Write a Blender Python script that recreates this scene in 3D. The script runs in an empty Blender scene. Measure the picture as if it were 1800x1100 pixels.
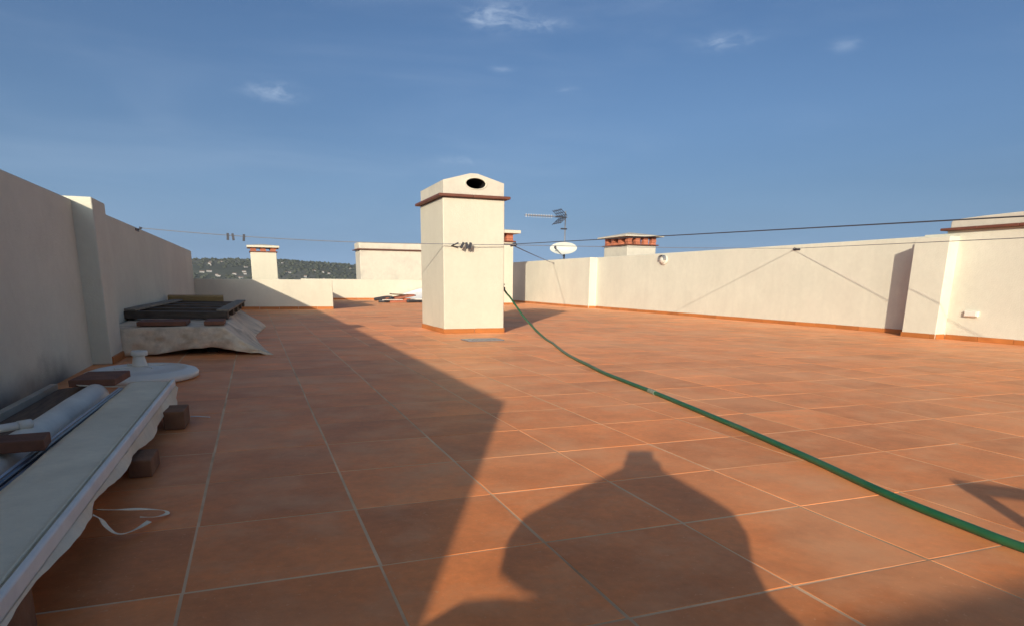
import bpy, bmesh, math, random
from mathutils import Vector, Matrix, noise as mnoise

random.seed(7)
S = bpy.context.scene
COL = S.collection

# ------------------------------------------------------------------ camera
cam_d = bpy.data.cameras.new('camera')
cam = bpy.data.objects.new('camera', cam_d)
COL.objects.link(cam)
RIGHT = Vector((0.9341, -0.3560, 0.0102)).normalized()
FWD = Vector((0.3486, 0.9093, -0.2267))
FWD = (FWD - RIGHT * FWD.dot(RIGHT)).normalized()
UP = RIGHT.cross(FWD)
CAM = Vector((0.226, -1.722, 0.777))
m = Matrix((RIGHT, UP, -FWD)).transposed().to_4x4()
m.translation = CAM
cam.matrix_world = m
cam_d.sensor_fit = 'HORIZONTAL'
cam_d.sensor_width = 36.0
cam_d.lens = 22.99
cam_d.shift_x = 0.0025
cam_d.shift_y = 0.1189
cam_d.clip_start = 0.01
cam_d.clip_end = 6000.0
S.camera = cam

# ------------------------------------------------------------------ sky and sun
SUN_AZ, SUN_EL = math.radians(212.7), math.radians(14.6)     # where the sun stands
to_sun = Vector((math.sin(SUN_AZ) * math.cos(SUN_EL), math.cos(SUN_AZ) * math.cos(SUN_EL), math.sin(SUN_EL)))
world = bpy.data.worlds.new('World')
S.world = world
world.use_nodes = True


def sky_world():
    nt = world.node_tree
    N, L = nt.nodes, nt.links
    N.clear()
    out = N.new('ShaderNodeOutputWorld')
    bg = N.new('ShaderNodeBackground')
    bg.inputs['Strength'].default_value = 0.097
    sky = N.new('ShaderNodeTexSky')
    sky.sky_type = 'NISHITA'
    sky.sun_disc = False
    sky.sun_elevation = SUN_EL
    sky.sun_rotation = SUN_AZ
    sky.altitude = 100.0
    sky.air_density = 0.7
    sky.dust_density = 7.0
    sky.ozone_density = 4.0
    tc = N.new('ShaderNodeTexCoord')
    d = tc.outputs['Generated']

    def vm(op, a, b=None):
        n = N.new('ShaderNodeVectorMath'); n.operation = op
        if hasattr(a, 'links'): L.new(a, n.inputs[0])
        else: n.inputs[0].default_value = a
        if b is not None:
            if hasattr(b, 'links'): L.new(b, n.inputs[1])
            else: n.inputs[1].default_value = b
        return n.outputs['Value'] if op in ('DOT_PRODUCT', 'LENGTH') else n.outputs['Vector']

    def mt(op, a, b=0.0, clamp=False):
        n = N.new('ShaderNodeMath'); n.operation = op; n.use_clamp = clamp
        for i, v in enumerate((a, b)):
            if hasattr(v, 'links'): L.new(v, n.inputs[i])
            else: n.inputs[i].default_value = v
        return n.outputs[0]

    def ns(vec, scale, detail, rough, dist=0.0):
        n = N.new('ShaderNodeTexNoise')
        L.new(vec, n.inputs['Vector'])
        n.inputs['Scale'].default_value = scale
        n.inputs['Detail'].default_value = detail
        n.inputs['Roughness'].default_value = rough
        n.inputs['Distortion'].default_value = dist
        return n.outputs['Fac']

    def rng(v, a, b, c=0.0, e=1.0):
        n = N.new('ShaderNodeMapRange'); n.interpolation_type = 'SMOOTHSTEP'
        L.new(v, n.inputs['Value'])
        n.inputs['From Min'].default_value = a; n.inputs['From Max'].default_value = b
        n.inputs['To Min'].default_value = c; n.inputs['To Max'].default_value = e
        return n.outputs['Result']

    # flat-lying vapour: the direction projected onto a level layer overhead
    sq = vm('MULTIPLY', d, (1.0, 1.0, 2.6))
    puff = ns(sq, 30.0, 6.0, 0.6, 0.4)
    total = None
    blobs = [((0.322, 0.886, 0.333), .034, .014, 1.0), ((0.300, 0.893, 0.330), .022, .008, .9),
             ((0.381, 0.866, 0.324), .026, .006, 1.0), ((0.578, 0.760, 0.299), .030, .008, 1.0),
             ((0.043, 0.971, 0.236), .028, .009, 1.1), ((0.285, 0.944, 0.166), .026, .005, .65),
             ((0.685, 0.672, 0.282), .016, .006, .6), ((0.329, 0.903, 0.277), .012, .004, .6),
             ((0.416, 0.874, 0.252), .014, .004, .5),
             ((-0.55, 0.80, 0.24), .04, .012, .9), ((0.95, 0.10, 0.29), .04, .010, .9),
             ((-0.6, -0.3, 0.55), .06, .03, .9), ((0.5, -0.3, 0.7), .07, .05, .9), ((0.1, 0.5, 0.75), .05, .03, .8)]
    for c, wx, wz, amp in blobs:
        c = Vector(c).normalized()
        t = Vector((c.y, -c.x, 0)).normalized()
        off = vm('SUBTRACT', d, tuple(c))
        a = mt('DIVIDE', vm('DOT_PRODUCT', off, tuple(t)), wx)
        b = mt('DIVIDE', vm('DOT_PRODUCT', off, tuple(c.cross(t) * -1)), wz)
        r2 = mt('ADD', mt('MULTIPLY', a, a), mt('MULTIPLY', b, b))
        g = mt('MULTIPLY', mt('POWER', 2.718, mt('MULTIPLY', r2, -0.9)), amp)
        total = g if total is None else mt('ADD', total, g)
    wisps = mt('MULTIPLY', mt('MINIMUM', total, 1.2), rng(puff, 0.38, 0.70, 0.10, 1.0))
    # broad thin veil
    lay = vm('MULTIPLY', d, (1.0, 1.0, 5.0))
    veil = rng(ns(lay, 2.2, 4.0, 0.55, 0.6), 0.42, 0.80)
    sep = N.new('ShaderNodeSeparateXYZ'); L.new(d, sep.inputs[0])
    low = mt('POWER', 2.718, mt('MULTIPLY', mt('MAXIMUM', sep.outputs['Z'], 0.0), -7.0))
    haze_amt = mt('MULTIPLY', low, rng(ns(lay, 1.3, 3.0, 0.5), 0.25, 0.75, 0.50, 0.72))
    cloud = mt('ADD', mt('MULTIPLY', wisps, 0.34), mt('MULTIPLY', veil, 0.10), True)
    mix0 = N.new('ShaderNodeMix'); mix0.data_type = 'RGBA'
    L.new(haze_amt, mix0.inputs['Factor'])
    mix = N.new('ShaderNodeMix'); mix.data_type = 'RGBA'
    L.new(cloud, mix.inputs['Factor'])
    tint = N.new('ShaderNodeMix'); tint.data_type = 'RGBA'; tint.blend_type = 'MULTIPLY'
    tint.inputs['Factor'].default_value = 1.0
    L.new(sky.outputs['Color'], tint.inputs[6])
    tint.inputs[7].default_value = (0.88, 1.0, 1.03, 1)
    L.new(tint.outputs[2], mix0.inputs[6]); mix0.inputs[7].default_value = (3.5, 5.6, 8.6, 1)
    L.new(mix0.outputs[2], mix.inputs[6])
    mix.inputs[7].default_value = (5.0, 5.9, 7.2, 1)
    L.new(mix.outputs[2], bg.inputs['Color'])
    L.new(bg.outputs[0], out.inputs['Surface'])


sky_world()
sun_d = bpy.data.lights.new('sun', 'SUN')
sun_d.energy = 3.65
sun_d.angle = math.radians(0.53)
sun_d.color = (1.0, 0.88, 0.70)
sun = bpy.data.objects.new('sun', sun_d)
sun.rotation_euler = (-to_sun).to_track_quat('-Z', 'Y').to_euler()
sun.location = to_sun * 60
COL.objects.link(sun)
S.view_settings.view_transform = 'Standard'
S.view_settings.look = 'None'
S.view_settings.gamma = 1.0
S.view_settings.use_curve_mapping = False
S.view_settings.exposure = 0.44
S.render.engine = 'CYCLES'
S.cycles.max_bounces = 8
S.cycles.diffuse_bounces = 4
S.cycles.use_denoising = True


# ------------------------------------------------------------------ materials
def mat(name, base, rough=0.8, var=0.12, scale=6.0, bump=0.0, bscale=60.0, metal=0.0, spec=0.3,
        dark=None, dscale=2.0, damt=0.0, rnd=0.0, stretch=(1, 1, 1), alpha=None, fine=0.0, sheen=0.0, drip=0.0, dust=None):
    """base colour broken up by two noises, optional stain colour, per-object variation, noise bump"""
    M = bpy.data.materials.new(name)
    M.use_nodes = True
    nt = M.node_tree
    N, L = nt.nodes, nt.links
    b = N['Principled BSDF']
    b.inputs['Roughness'].default_value = rough
    b.inputs['Metallic'].default_value = metal
    b.inputs['Specular IOR Level'].default_value = spec
    tc = N.new('ShaderNodeTexCoord')
    mp = N.new('ShaderNodeMapping')
    mp.inputs['Scale'].default_value = stretch
    geo = N.new('ShaderNodeNewGeometry')
    L.new(geo.outputs['Position'] if rnd == 0 else tc.outputs['Object'], mp.inputs['Vector'])
    vec = mp.outputs['Vector']
    if rnd:
        oi = N.new('ShaderNodeObjectInfo')
        ad = N.new('ShaderNodeMath'); ad.operation = 'ADD'
        L.new(oi.outputs['Random'], ad.inputs[0]); L.new(geo.outputs['Random Per Island'], ad.inputs[1])
        fr = N.new('ShaderNodeMath'); fr.operation = 'FRACT'
        L.new(ad.outputs[0], fr.inputs[0])
        sc = N.new('ShaderNodeVectorMath'); sc.operation = 'SCALE'
        sc.inputs[0].default_value = (31.0, 17.0, 23.0); L.new(fr.outputs[0], sc.inputs['Scale'])
        va = N.new('ShaderNodeVectorMath'); va.operation = 'ADD'
        L.new(vec, va.inputs[0]); L.new(sc.outputs[0], va.inputs[1])
        vec = va.outputs[0]

    def ns(scale_, det, ro=0.55):
        n = N.new('ShaderNodeTexNoise'); L.new(vec, n.inputs['Vector'])
        n.inputs['Scale'].default_value = scale_; n.inputs['Detail'].default_value = det
        n.inputs['Roughness'].default_value = ro
        return n.outputs['Fac']

    def ramp(v, a, bb, lo, hi):
        n = N.new('ShaderNodeMapRange'); L.new(v, n.inputs['Value'])
        n.inputs['From Min'].default_value = a; n.inputs['From Max'].default_value = bb
        n.inputs['To Min'].default_value = lo; n.inputs['To Max'].default_value = hi
        return n.outputs['Result']

    def mul(a, bb):
        n = N.new('ShaderNodeMath'); n.operation = 'MULTIPLY'
        for i, v in enumerate((a, bb)):
            if hasattr(v, 'links'): L.new(v, n.inputs[i])
            else: n.inputs[i].default_value = v
        return n.outputs[0]
    v = ramp(ns(scale, 5.0), 0.3, 0.7, 1 - var, 1 + var)
    if fine:
        v = mul(v, ramp(ns(scale * 9, 3.0, 0.7), 0.3, 0.7, 1 - fine, 1 + fine))
    if rnd:
        v = mul(v, ramp(fr.outputs[0], 0, 1, 1 - rnd, 1 + rnd))
    if drip:
        gm = N.new('ShaderNodeMapping'); gm.inputs['Scale'].default_value = (5, 5, .35)
        L.new(geo.outputs['Position'], gm.inputs['Vector'])
        dn = N.new('ShaderNodeTexNoise'); L.new(gm.outputs[0], dn.inputs['Vector'])
        dn.inputs['Scale'].default_value = 1.0; dn.inputs['Detail'].default_value = 6; dn.inputs['Roughness'].default_value = .65
        v = mul(v, ramp(dn.outputs['Fac'], .42, .75, 1.0, 1 - drip))
    if sheen:
        b.inputs['Sheen Weight'].default_value = sheen
        b.inputs['Sheen Roughness'].default_value = .42
        b.inputs['Sheen Tint'].default_value = (1.0, .70, .46, 1)
    hs = N.new('ShaderNodeHueSaturation')
    hs.inputs['Color'].default_value = (*base, 1)
    L.new(v, hs.inputs['Value'])
    col = hs.outputs['Color']
    if dark is not None:
        mx = N.new('ShaderNodeMix'); mx.data_type = 'RGBA'
        L.new(ramp(ns(dscale, 6.0, 0.62), 0.48, 0.72, 0.0, damt), mx.inputs['Factor'])
        L.new(col, mx.inputs[6]); mx.inputs[7].default_value = (*dark, 1)
        col = mx.outputs[2]
    if dust is not None:
        # pale dust and dried water marks lying across the tiles, and fine grit
        def wn(sc_, det, ro, lo, hi, amt):
            n = N.new('ShaderNodeTexNoise'); L.new(geo.outputs['Position'], n.inputs['Vector'])
            n.inputs['Scale'].default_value = sc_; n.inputs['Detail'].default_value = det; n.inputs['Roughness'].default_value = ro
            n.inputs['Distortion'].default_value = .4
            return ramp(n.outputs['Fac'], lo, hi, 0.0, amt)
        for args in ((.75, 7, .62, .47, .68, .5), (70.0, 2, .5, .66, .72, .45)):
            mx = N.new('ShaderNodeMix'); mx.data_type = 'RGBA'
            L.new(wn(*args), mx.inputs['Factor']); L.new(col, mx.inputs[6]); mx.inputs[7].default_value = (*dust, 1)
            col = mx.outputs[2]
        mx = N.new('ShaderNodeMix'); mx.data_type = 'RGBA'
        L.new(wn(1.7, 8, .7, .56, .74, .40), mx.inputs['Factor']); L.new(col, mx.inputs[6]); mx.inputs[7].default_value = (.40, .115, .035, 1)
        col = mx.outputs[2]
    L.new(col, b.inputs['Base Color'])
    if bump:
        bp = N.new('ShaderNodeBump'); bp.inputs['Strength'].default_value = 1.0
        bp.inputs['Distance'].default_value = bump
        L.new(ns(bscale, 4.0, 0.6), bp.inputs['Height'])
        L.new(bp.outputs['Normal'], b.inputs['Normal'])
    if alpha is not None:
        b.inputs['Transmission Weight'].default_value = alpha
    return M


CREAM = (0.665, 0.64, 0.52)
M_WALL = mat('cream_render', CREAM, .92, .05, 1.3, .0038, 55, spec=.15, dark=(.60, .55, .45), dscale=.9, damt=.4, fine=.03, drip=.045)
M_CHIM = mat('cream_chimney_render', (0.60, 0.555, 0.44), .92, .05, 1.6, .0038, 55, spec=.15, dark=(.56, .50, .40), dscale=1.2, damt=.3, fine=.03, drip=.045)
M_WALLSUN = mat('cream_render_sun_dimmed', (0.615, 0.57, 0.455), .92, .05, 1.3, .0038, 55, spec=.15, dark=(.58, .52, .42), dscale=.9, damt=.35, fine=.03, drip=.045)  # same cream render, darkened to offset direct sun on these walls
M_WEATHER = mat('weathered_render', (0.60, 0.545, 0.445), .92, .06, 1.6, .0038, 55, spec=.15, dark=(.42, .38, .32), dscale=1.6, damt=.7, fine=.04, drip=.045)
M_TILE = mat('terracotta_tile', (0.77, 0.232, 0.060), .56, .15, 3.2, .0010, 30, spec=.25, dark=(.80, .36, .16), dscale=4.0, damt=.6, rnd=.15, fine=.08, sheen=.085, dust=(.86, .40, .18))
M_GROUT = mat('grout', (0.80, 0.51, 0.30), .95, .18, 3.0, .001, 80, spec=.1, dark=(.42, .23, .12), dscale=1.4, damt=.9)
M_SKIRT = mat('skirting_terracotta', (0.46, 0.165, 0.045), .5, .10, 4.0, .0008, 40, rnd=.14)
M_LEDGE = mat('brown_ledge_tile', (0.15, 0.055, 0.036), .55, .15, 5.0, .001, 40, rnd=.10)
M_BRICK = mat('red_brick', (0.46, 0.155, 0.085), .85, .18, 9.0, .003, 60, rnd=.15, dark=(.30, .12, .08), dscale=7, damt=.5)
M_BRICKD = mat('dull_brick', (0.20, 0.085, 0.05), .85, .2, 9.0, .003, 60, rnd=.15, dark=(.11, .06, .045), dscale=7, damt=.6)
M_ROOF = mat('roof_slab', (0.36, 0.28, 0.22), .95, .15, 1.0, .004, 30)
M_SOOT_SHADE = mat('soot_shade_black', (0.012, 0.010, 0.009), .95, .3, 8)  # soot in the flue, painted shade in the pipe mouth, black phone screen
M_WIRE = mat('dark_wire', (0.05, 0.05, 0.055), .5, .1, 8)
M_LINE = mat('grey_line', (0.17, 0.17, 0.18), .6, .1, 8)
M_STEEL = mat('galvanised_steel', (0.34, 0.34, 0.35), .45, .12, 12, metal=.6)
M_DARKMETAL = mat('dark_metal', (0.06, 0.06, 0.07), .5, .15, 12, metal=.3)
M_WHITE = mat('white_plastic', (0.78, 0.72, 0.62), .45, .05, 6, dark=(.5, .46, .4), dscale=3, damt=.35)
M_DISH = mat('white_dish', (0.56, 0.56, 0.50), .5, .04, 4, dark=(.58, .56, .5), dscale=4, damt=.4)
M_GLASS = mat('frosted_glass', (0.62, 0.58, 0.5), .35, .05, 6)
M_HOSE = mat('green_hose', (0.016, 0.105, 0.040), .42, .15, 9, .0006, 90, spec=.5, dark=(.10, .14, .07), dscale=2.2, damt=.45)
M_PATCH = mat('grey_green_tape', (0.22, 0.26, 0.19), .7, .2, 30)
M_CLOTH = mat('cream_cloth', (0.84, 0.72, 0.53), .95, .08, 3, .0012, 160, spec=.1, dark=(.66, .55, .40), dscale=3.5, damt=.5, fine=.04)
M_RIM = mat('white_rim', (0.84, 0.79, 0.71), .65, .05, 6, dark=(.45, .45, .45), dscale=5, damt=.35)
M_TARP = mat('beige_tarp', (0.74, 0.58, 0.41), .8, .14, 3.5, .006, 14, spec=.25, dark=(.36, .26, .18), dscale=3.6, damt=.9, fine=.06)
M_TARPTOP = M_TARP
M_SHEET = mat('white_sheet', (0.74, 0.73, 0.72), .6, .05, 4, .004, 20)
M_BLACKWOOD = mat('blackened_wood', (0.085, 0.060, 0.042), .75, .35, 6, .003, 30, stretch=(1, 6, 6), rnd=.3, dark=(.12, .095, .075), dscale=5, damt=.6)
M_GREYWOOD = mat('weathered_grey_wood', (0.24, 0.195, 0.145), .85, .25, 6, .003, 30, stretch=(6, 1, 6), rnd=.1)
M_YELLOWWOOD = mat('yellow_pine', (0.40, 0.26, 0.11), .75, .15, 6, .001, 30, stretch=(1, 8, 8), dark=(.25, .15, .07), dscale=4, damt=.5)
M_BROWNWOOD = mat('dirty_brown_board', (0.16, 0.105, 0.07), .85, .25, 7, .002, 30, stretch=(8, 1, 8), dark=(.06, .04, .03), dscale=5, damt=.7)
M_PALEWOOD = mat('pale_batten', (0.42, 0.36, 0.28), .8, .12, 7, .002, 30)
M_POLE = mat('blue_black_pole', (0.035, 0.045, 0.07), .3, .15, 9, metal=.4, spec=.6)
M_GREYPOLE = mat('grey_pole', (0.42, 0.44, 0.48), .35, .12, 9, metal=.3)
M_ROLL = mat('grey_white_roll', (0.82, 0.76, 0.64), .75, .06, 4, .002, 40, dark=(.42, .40, .36), dscale=3, damt=.6)
M_BLOCK = mat('dark_clay_block', (0.22, 0.105, 0.055), .9, .2, 9, .004, 50, rnd=.12)
M_SKIN = mat('skin', (0.45, 0.27, 0.19), .6, .05, 9)
M_SHIRT = mat('dark_jacket', (0.05, 0.055, 0.08), .9, .1, 9)
M_HAIR = mat('dark_hair', (0.03, 0.022, 0.016), .6, .2, 20)
M_PHONE = mat('black_phone', (0.02, 0.02, 0.022), .25, .05, 9)
M_CHAIR = mat('green_chair_plastic', (0.55, 0.55, 0.53), .5, .05, 6)
M_PAPER = mat('white_paper', (0.8, 0.78, 0.74), .8, .03, 20)
M_HOUSE = mat('white_house_wall', (0.36, 0.35, 0.33), .9, .05, 1, rnd=.12)
M_HROOF = mat('house_roof', (0.36, 0.20, 0.14), .9, .1, 1, rnd=.2)
M_SCRUB = mat('scrub_foliage', (0.058, 0.064, 0.042), .9, .25, .02, rnd=.3)


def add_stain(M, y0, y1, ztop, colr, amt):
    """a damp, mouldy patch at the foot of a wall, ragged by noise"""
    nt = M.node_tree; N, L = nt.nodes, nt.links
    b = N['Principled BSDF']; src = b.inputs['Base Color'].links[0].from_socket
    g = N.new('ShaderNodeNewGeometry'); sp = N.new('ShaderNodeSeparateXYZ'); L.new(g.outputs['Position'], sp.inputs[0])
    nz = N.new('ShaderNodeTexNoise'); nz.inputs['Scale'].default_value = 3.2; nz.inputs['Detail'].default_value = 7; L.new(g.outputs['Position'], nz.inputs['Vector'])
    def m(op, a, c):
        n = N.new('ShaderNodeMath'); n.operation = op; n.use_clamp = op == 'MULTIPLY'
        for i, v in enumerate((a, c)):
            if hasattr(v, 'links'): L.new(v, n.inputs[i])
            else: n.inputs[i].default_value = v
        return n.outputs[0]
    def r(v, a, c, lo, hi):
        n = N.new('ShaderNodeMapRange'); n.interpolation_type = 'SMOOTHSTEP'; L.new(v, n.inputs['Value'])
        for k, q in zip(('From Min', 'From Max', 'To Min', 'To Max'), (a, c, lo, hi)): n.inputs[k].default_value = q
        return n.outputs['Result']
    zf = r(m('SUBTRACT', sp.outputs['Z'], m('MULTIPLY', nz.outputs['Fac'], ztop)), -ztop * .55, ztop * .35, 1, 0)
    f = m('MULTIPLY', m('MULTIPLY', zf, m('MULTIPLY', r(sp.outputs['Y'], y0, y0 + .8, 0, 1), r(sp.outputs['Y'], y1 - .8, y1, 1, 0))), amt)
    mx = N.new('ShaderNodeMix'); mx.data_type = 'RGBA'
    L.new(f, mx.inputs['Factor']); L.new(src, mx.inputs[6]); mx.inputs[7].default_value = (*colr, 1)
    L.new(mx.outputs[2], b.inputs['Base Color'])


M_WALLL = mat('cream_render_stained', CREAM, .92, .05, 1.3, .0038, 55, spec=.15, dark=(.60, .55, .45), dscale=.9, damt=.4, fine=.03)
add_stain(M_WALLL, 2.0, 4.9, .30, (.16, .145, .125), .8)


def hill_mat():
    M = mat('hill_scrubland', (0.075, 0.080, 0.052), .95, .35, .02, dark=(.19, .17, .14), dscale=.012, damt=.75, fine=.25)
    return M


M_HILL = hill_mat()
M_HAZE = bpy.data.materials.new('haze_air')
M_HAZE.use_nodes = True
_n = M_HAZE.node_tree.nodes; _n.clear()
_o = _n.new('ShaderNodeOutputMaterial'); _v = _n.new('ShaderNodeVolumePrincipled')
_v.inputs['Color'].default_value = (.82, .88, .95, 1); _v.inputs['Density'].default_value = .00024; _v.inputs['Anisotropy'].default_value = .2
M_HAZE.node_tree.links.new(_v.outputs[0], _o.inputs['Volume'])
M_LAND = mat('plain', (0.10, 0.10, 0.065), .95, .3, .01, dark=(.20, .17, .12), dscale=.006, damt=.7)


# ------------------------------------------------------------------ mesh helpers
class MB:
    def __init__(s):
        s.v, s.f = [], []

    def add(s, verts, faces):
        o = len(s.v)
        s.v += [tuple(p) for p in verts]
        s.f += [tuple(i + o for i in f) for f in faces]
        return s

    def box(s, x0, x1, y0, y1, z0, z1, M=None):
        v = [Vector((x, y, z)) for z in (z0, z1) for (x, y) in ((x0, y0), (x1, y0), (x1, y1), (x0, y1))]
        if M is not None: v = [M @ p for p in v]
        return s.add(v, [(3, 2, 1, 0), (4, 5, 6, 7), (0, 1, 5, 4), (1, 2, 6, 5), (2, 3, 7, 6), (3, 0, 4, 7)])

    def prism(s, poly, z0, z1):
        """poly counter-clockwise; z1 number or list per vertex"""
        n = len(poly)
        zt = z1 if isinstance(z1, (list, tuple)) else [z1] * n
        v = [(x, y, z0) for x, y in poly] + [(x, y, z) for (x, y), z in zip(poly, zt)]
        f = [tuple(range(n - 1, -1, -1)), tuple(range(n, 2 * n))]
        f += [(i, (i + 1) % n, n + (i + 1) % n, n + i) for i in range(n)]
        return s.add(v, f)

    def tube(s, pts, r, seg=8, cap=True):
        pts = [Vector(p) for p in pts]
        n = len(pts)
        rr = r if isinstance(r, (list, tuple)) else [r] * n
        v, f = [], []
        t0 = (pts[1] - pts[0]).normalized()
        ref = Vector((0, 0, 1)) if abs(t0.z) < .9 else Vector((1, 0, 0))
        a = t0.cross(ref).normalized()
        for i, p in enumerate(pts):
            t = (pts[min(i + 1, n - 1)] - pts[max(i - 1, 0)]).normalized()
            a = (a - t * a.dot(t)).normalized()
            b = t.cross(a)
            for k in range(seg):
                w = 2 * math.pi * k / seg
                v.append(p + (a * math.cos(w) + b * math.sin(w)) * rr[i])
        for i in range(n - 1):
            for k in range(seg):
                k2 = (k + 1) % seg
                f.append((i * seg + k, i * seg + k2, (i + 1) * seg + k2, (i + 1) * seg + k))
        if cap:
            f.append(tuple(range(seg - 1, -1, -1)))
            f.append(tuple((n - 1) * seg + k for k in range(seg)))
        return s.add(v, f)

    def lathe(s, prof, seg, c, sx=1.0, sy=1.0, M=None):
        v, f = [], []
        for r, z in prof:
            for k in range(seg):
                w = 2 * math.pi * k / seg
                p = Vector((r * math.cos(w) * sx, r * math.sin(w) * sy, z))
                if M is not None: p = M @ p
                v.append(p + Vector(c))
        n = len(prof)
        for i in range(n - 1):
            for k in range(seg):
                k2 = (k + 1) % seg
                f.append((i * seg + k, i * seg + k2, (i + 1) * seg + k2, (i + 1) * seg + k))
        f.append(tuple(range(seg - 1, -1, -1)))
        f.append(tuple((n - 1) * seg + k for k in range(seg)))
        return s.add(v, f)


ORIGIN = {}


def mk(name, mb, material, parent=None, smooth=False, bevel=0.0, seg=2, origin=None, angle=30, limit=None):
    """one mesh object; coordinates are given in the world and stored relative to the parent's or its own base"""
    if parent is not None:
        o0 = ORIGIN[parent.name]
    elif origin is not None:
        o0 = Vector(origin)
    else:
        xs = [p[0] for p in mb.v]; ys = [p[1] for p in mb.v]; zs = [p[2] for p in mb.v]
        o0 = Vector(((min(xs) + max(xs)) / 2, (min(ys) + max(ys)) / 2, min(zs)))
    me = bpy.data.meshes.new(name)
    me.from_pydata([Vector(p) - o0 for p in mb.v], [], mb.f)
    bm = bmesh.new(); bm.from_mesh(me)
    bmesh.ops.recalc_face_normals(bm, faces=bm.faces)
    if bevel:
        es = [e for e in bm.edges if len(e.link_faces) == 2 and e.calc_face_angle(0) > math.radians(angle)
              and (limit is None or limit(e, o0))]
        bmesh.ops.bevel(bm, geom=es, offset=bevel, segments=seg, profile=.5, affect='EDGES', clamp_overlap=True)
    bm.to_mesh(me); bm.free()
    if smooth:
        me.polygons.foreach_set('use_smooth', [True] * len(me.polygons))
    me.materials.append(material)
    ob = bpy.data.objects.new(name, me)
    COL.objects.link(ob)
    if parent is not None:
        ob.parent = parent
    else:
        ob.location = o0
    ORIGIN[ob.name] = o0
    return ob


def tag(o, label=None, cat=None, group=None, kind=None):
    if label: o['label'] = label
    if cat: o['category'] = cat
    if group: o['group'] = group
    if kind: o['kind'] = kind
    return o


def thing(name, label, cat, loc, group=None):
    o = bpy.data.objects.new(name, None)
    o.empty_display_size = .1
    COL.objects.link(o)
    o.location = loc
    ORIGIN[o.name] = Vector(loc)
    return tag(o, label, cat, group)


def rotz(cx, cy, a, z=0):
    return Matrix.Translation((cx, cy, z)) @ Matrix.Rotation(a, 4, 'Z')


# ------------------------------------------------------------------ setting: land, building, floor
land = MB()
NL = 40
ext = 5000.0
for j in range(NL + 1):
    for i in range(NL + 1):
        x = -ext + 2 * ext * i / NL; y = -ext + 2 * ext * j / NL
        land.v.append((x, y, -14.0))
for j in range(NL):
    for i in range(NL):
        a = j * (NL + 1) + i
        land.f.append((a, a + 1, a + NL + 2, a + NL + 1))
tag(mk('ground', land, M_LAND, origin=(0, 0, -14)), kind='structure')


def hill_z(x, y):
    """height of the far ridge"""
    d = math.hypot(x, y)
    az = math.atan2(x, y)
    crest = 20.5 + 4.0 * math.sin(az * 2.1 + 1.9) - 16.0 * max(0.0, min(1.0, (az - .02) / .55)) + 2.4 * mnoise.noise((az * 9, 0, 3)) + 0.9 * mnoise.noise((az * 34, 0, 5))
    if az < -.05: crest -= 10 * min(1.0, (-az - .05) / .5)
    t = max(0.0, min(1.0, (d - 420) / 480))
    t = t * t * (3 - 2 * t)
    back = 1 - .5 * max(0.0, min(1.0, (d - 900) / 500))
    z = -14.2 + (crest + 14.2) * t * back
    return z + t * (1.2 * mnoise.noise((x * .012, y * .012, 0)) + .5 * mnoise.noise((x * .04, y * .04, 2)))


hill = MB()
NA, NR = 150, 46
for j in range(NR + 1):
    d = 400 + 1050 * j / NR
    for i in range(NA + 1):
        az = -1.0 + 2.2 * i / NA
        x, y = d * math.sin(az), d * math.cos(az)
        hill.v.append((x, y, hill_z(x, y) if j < NR else -15))
for j in range(NR):
    for i in range(NA):
        a = j * (NA + 1) + i
        hill.f.append((a, a + 1, a + NA + 2, a + NA + 1))
tag(mk('hill', hill, M_HILL, smooth=True, origin=(0, 0, -14)), kind='structure')

# shrubs and small trees on the ridge: one mass
scrub = MB()
ico = [(0, 0, 1), (.9, 0, .35), (.28, .85, .4), (-.72, .53, .35), (-.72, -.53, .4), (.28, -.85, .35), (.6, .5, -.2), (-.3, .8, -.2), (-.9, 0, -.2), (-.3, -.8, -.2), (.6, -.5, -.2)]
icf = [(0, 1, 2), (0, 2, 3), (0, 3, 4), (0, 4, 5), (0, 5, 1), (1, 6, 2), (2, 6, 7), (2, 7, 3), (3, 7, 8), (3, 8, 4), (4, 8, 9), (4, 9, 5), (5, 9, 10), (5, 10, 1), (1, 10, 6)]
rs = random.Random(3)
k = 0
while k < 5200:
    d = rs.uniform(430, 960); az = rs.uniform(-.42, .52)
    x, y = d * math.sin(az), d * math.cos(az)
    if mnoise.noise((x * .011, y * .011, 7)) + rs.uniform(-.35, .35) < -.12: continue
    r = rs.uniform(.9, 2.4); h = r * rs.uniform(.55, 1.1)
    z = hill_z(x, y)
    scrub.add([(x + px * r * rs.uniform(.8, 1.2), y + py * r * rs.uniform(.8, 1.2), z + pz * h + h * .1) for px, py, pz in ico], icf)
    k += 1
tag(mk('hillside_scrub', scrub, M_SCRUB, origin=(0, 600, -10)), 'dark green scrub covering the far hillside', 'scrub', kind='stuff')

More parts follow.
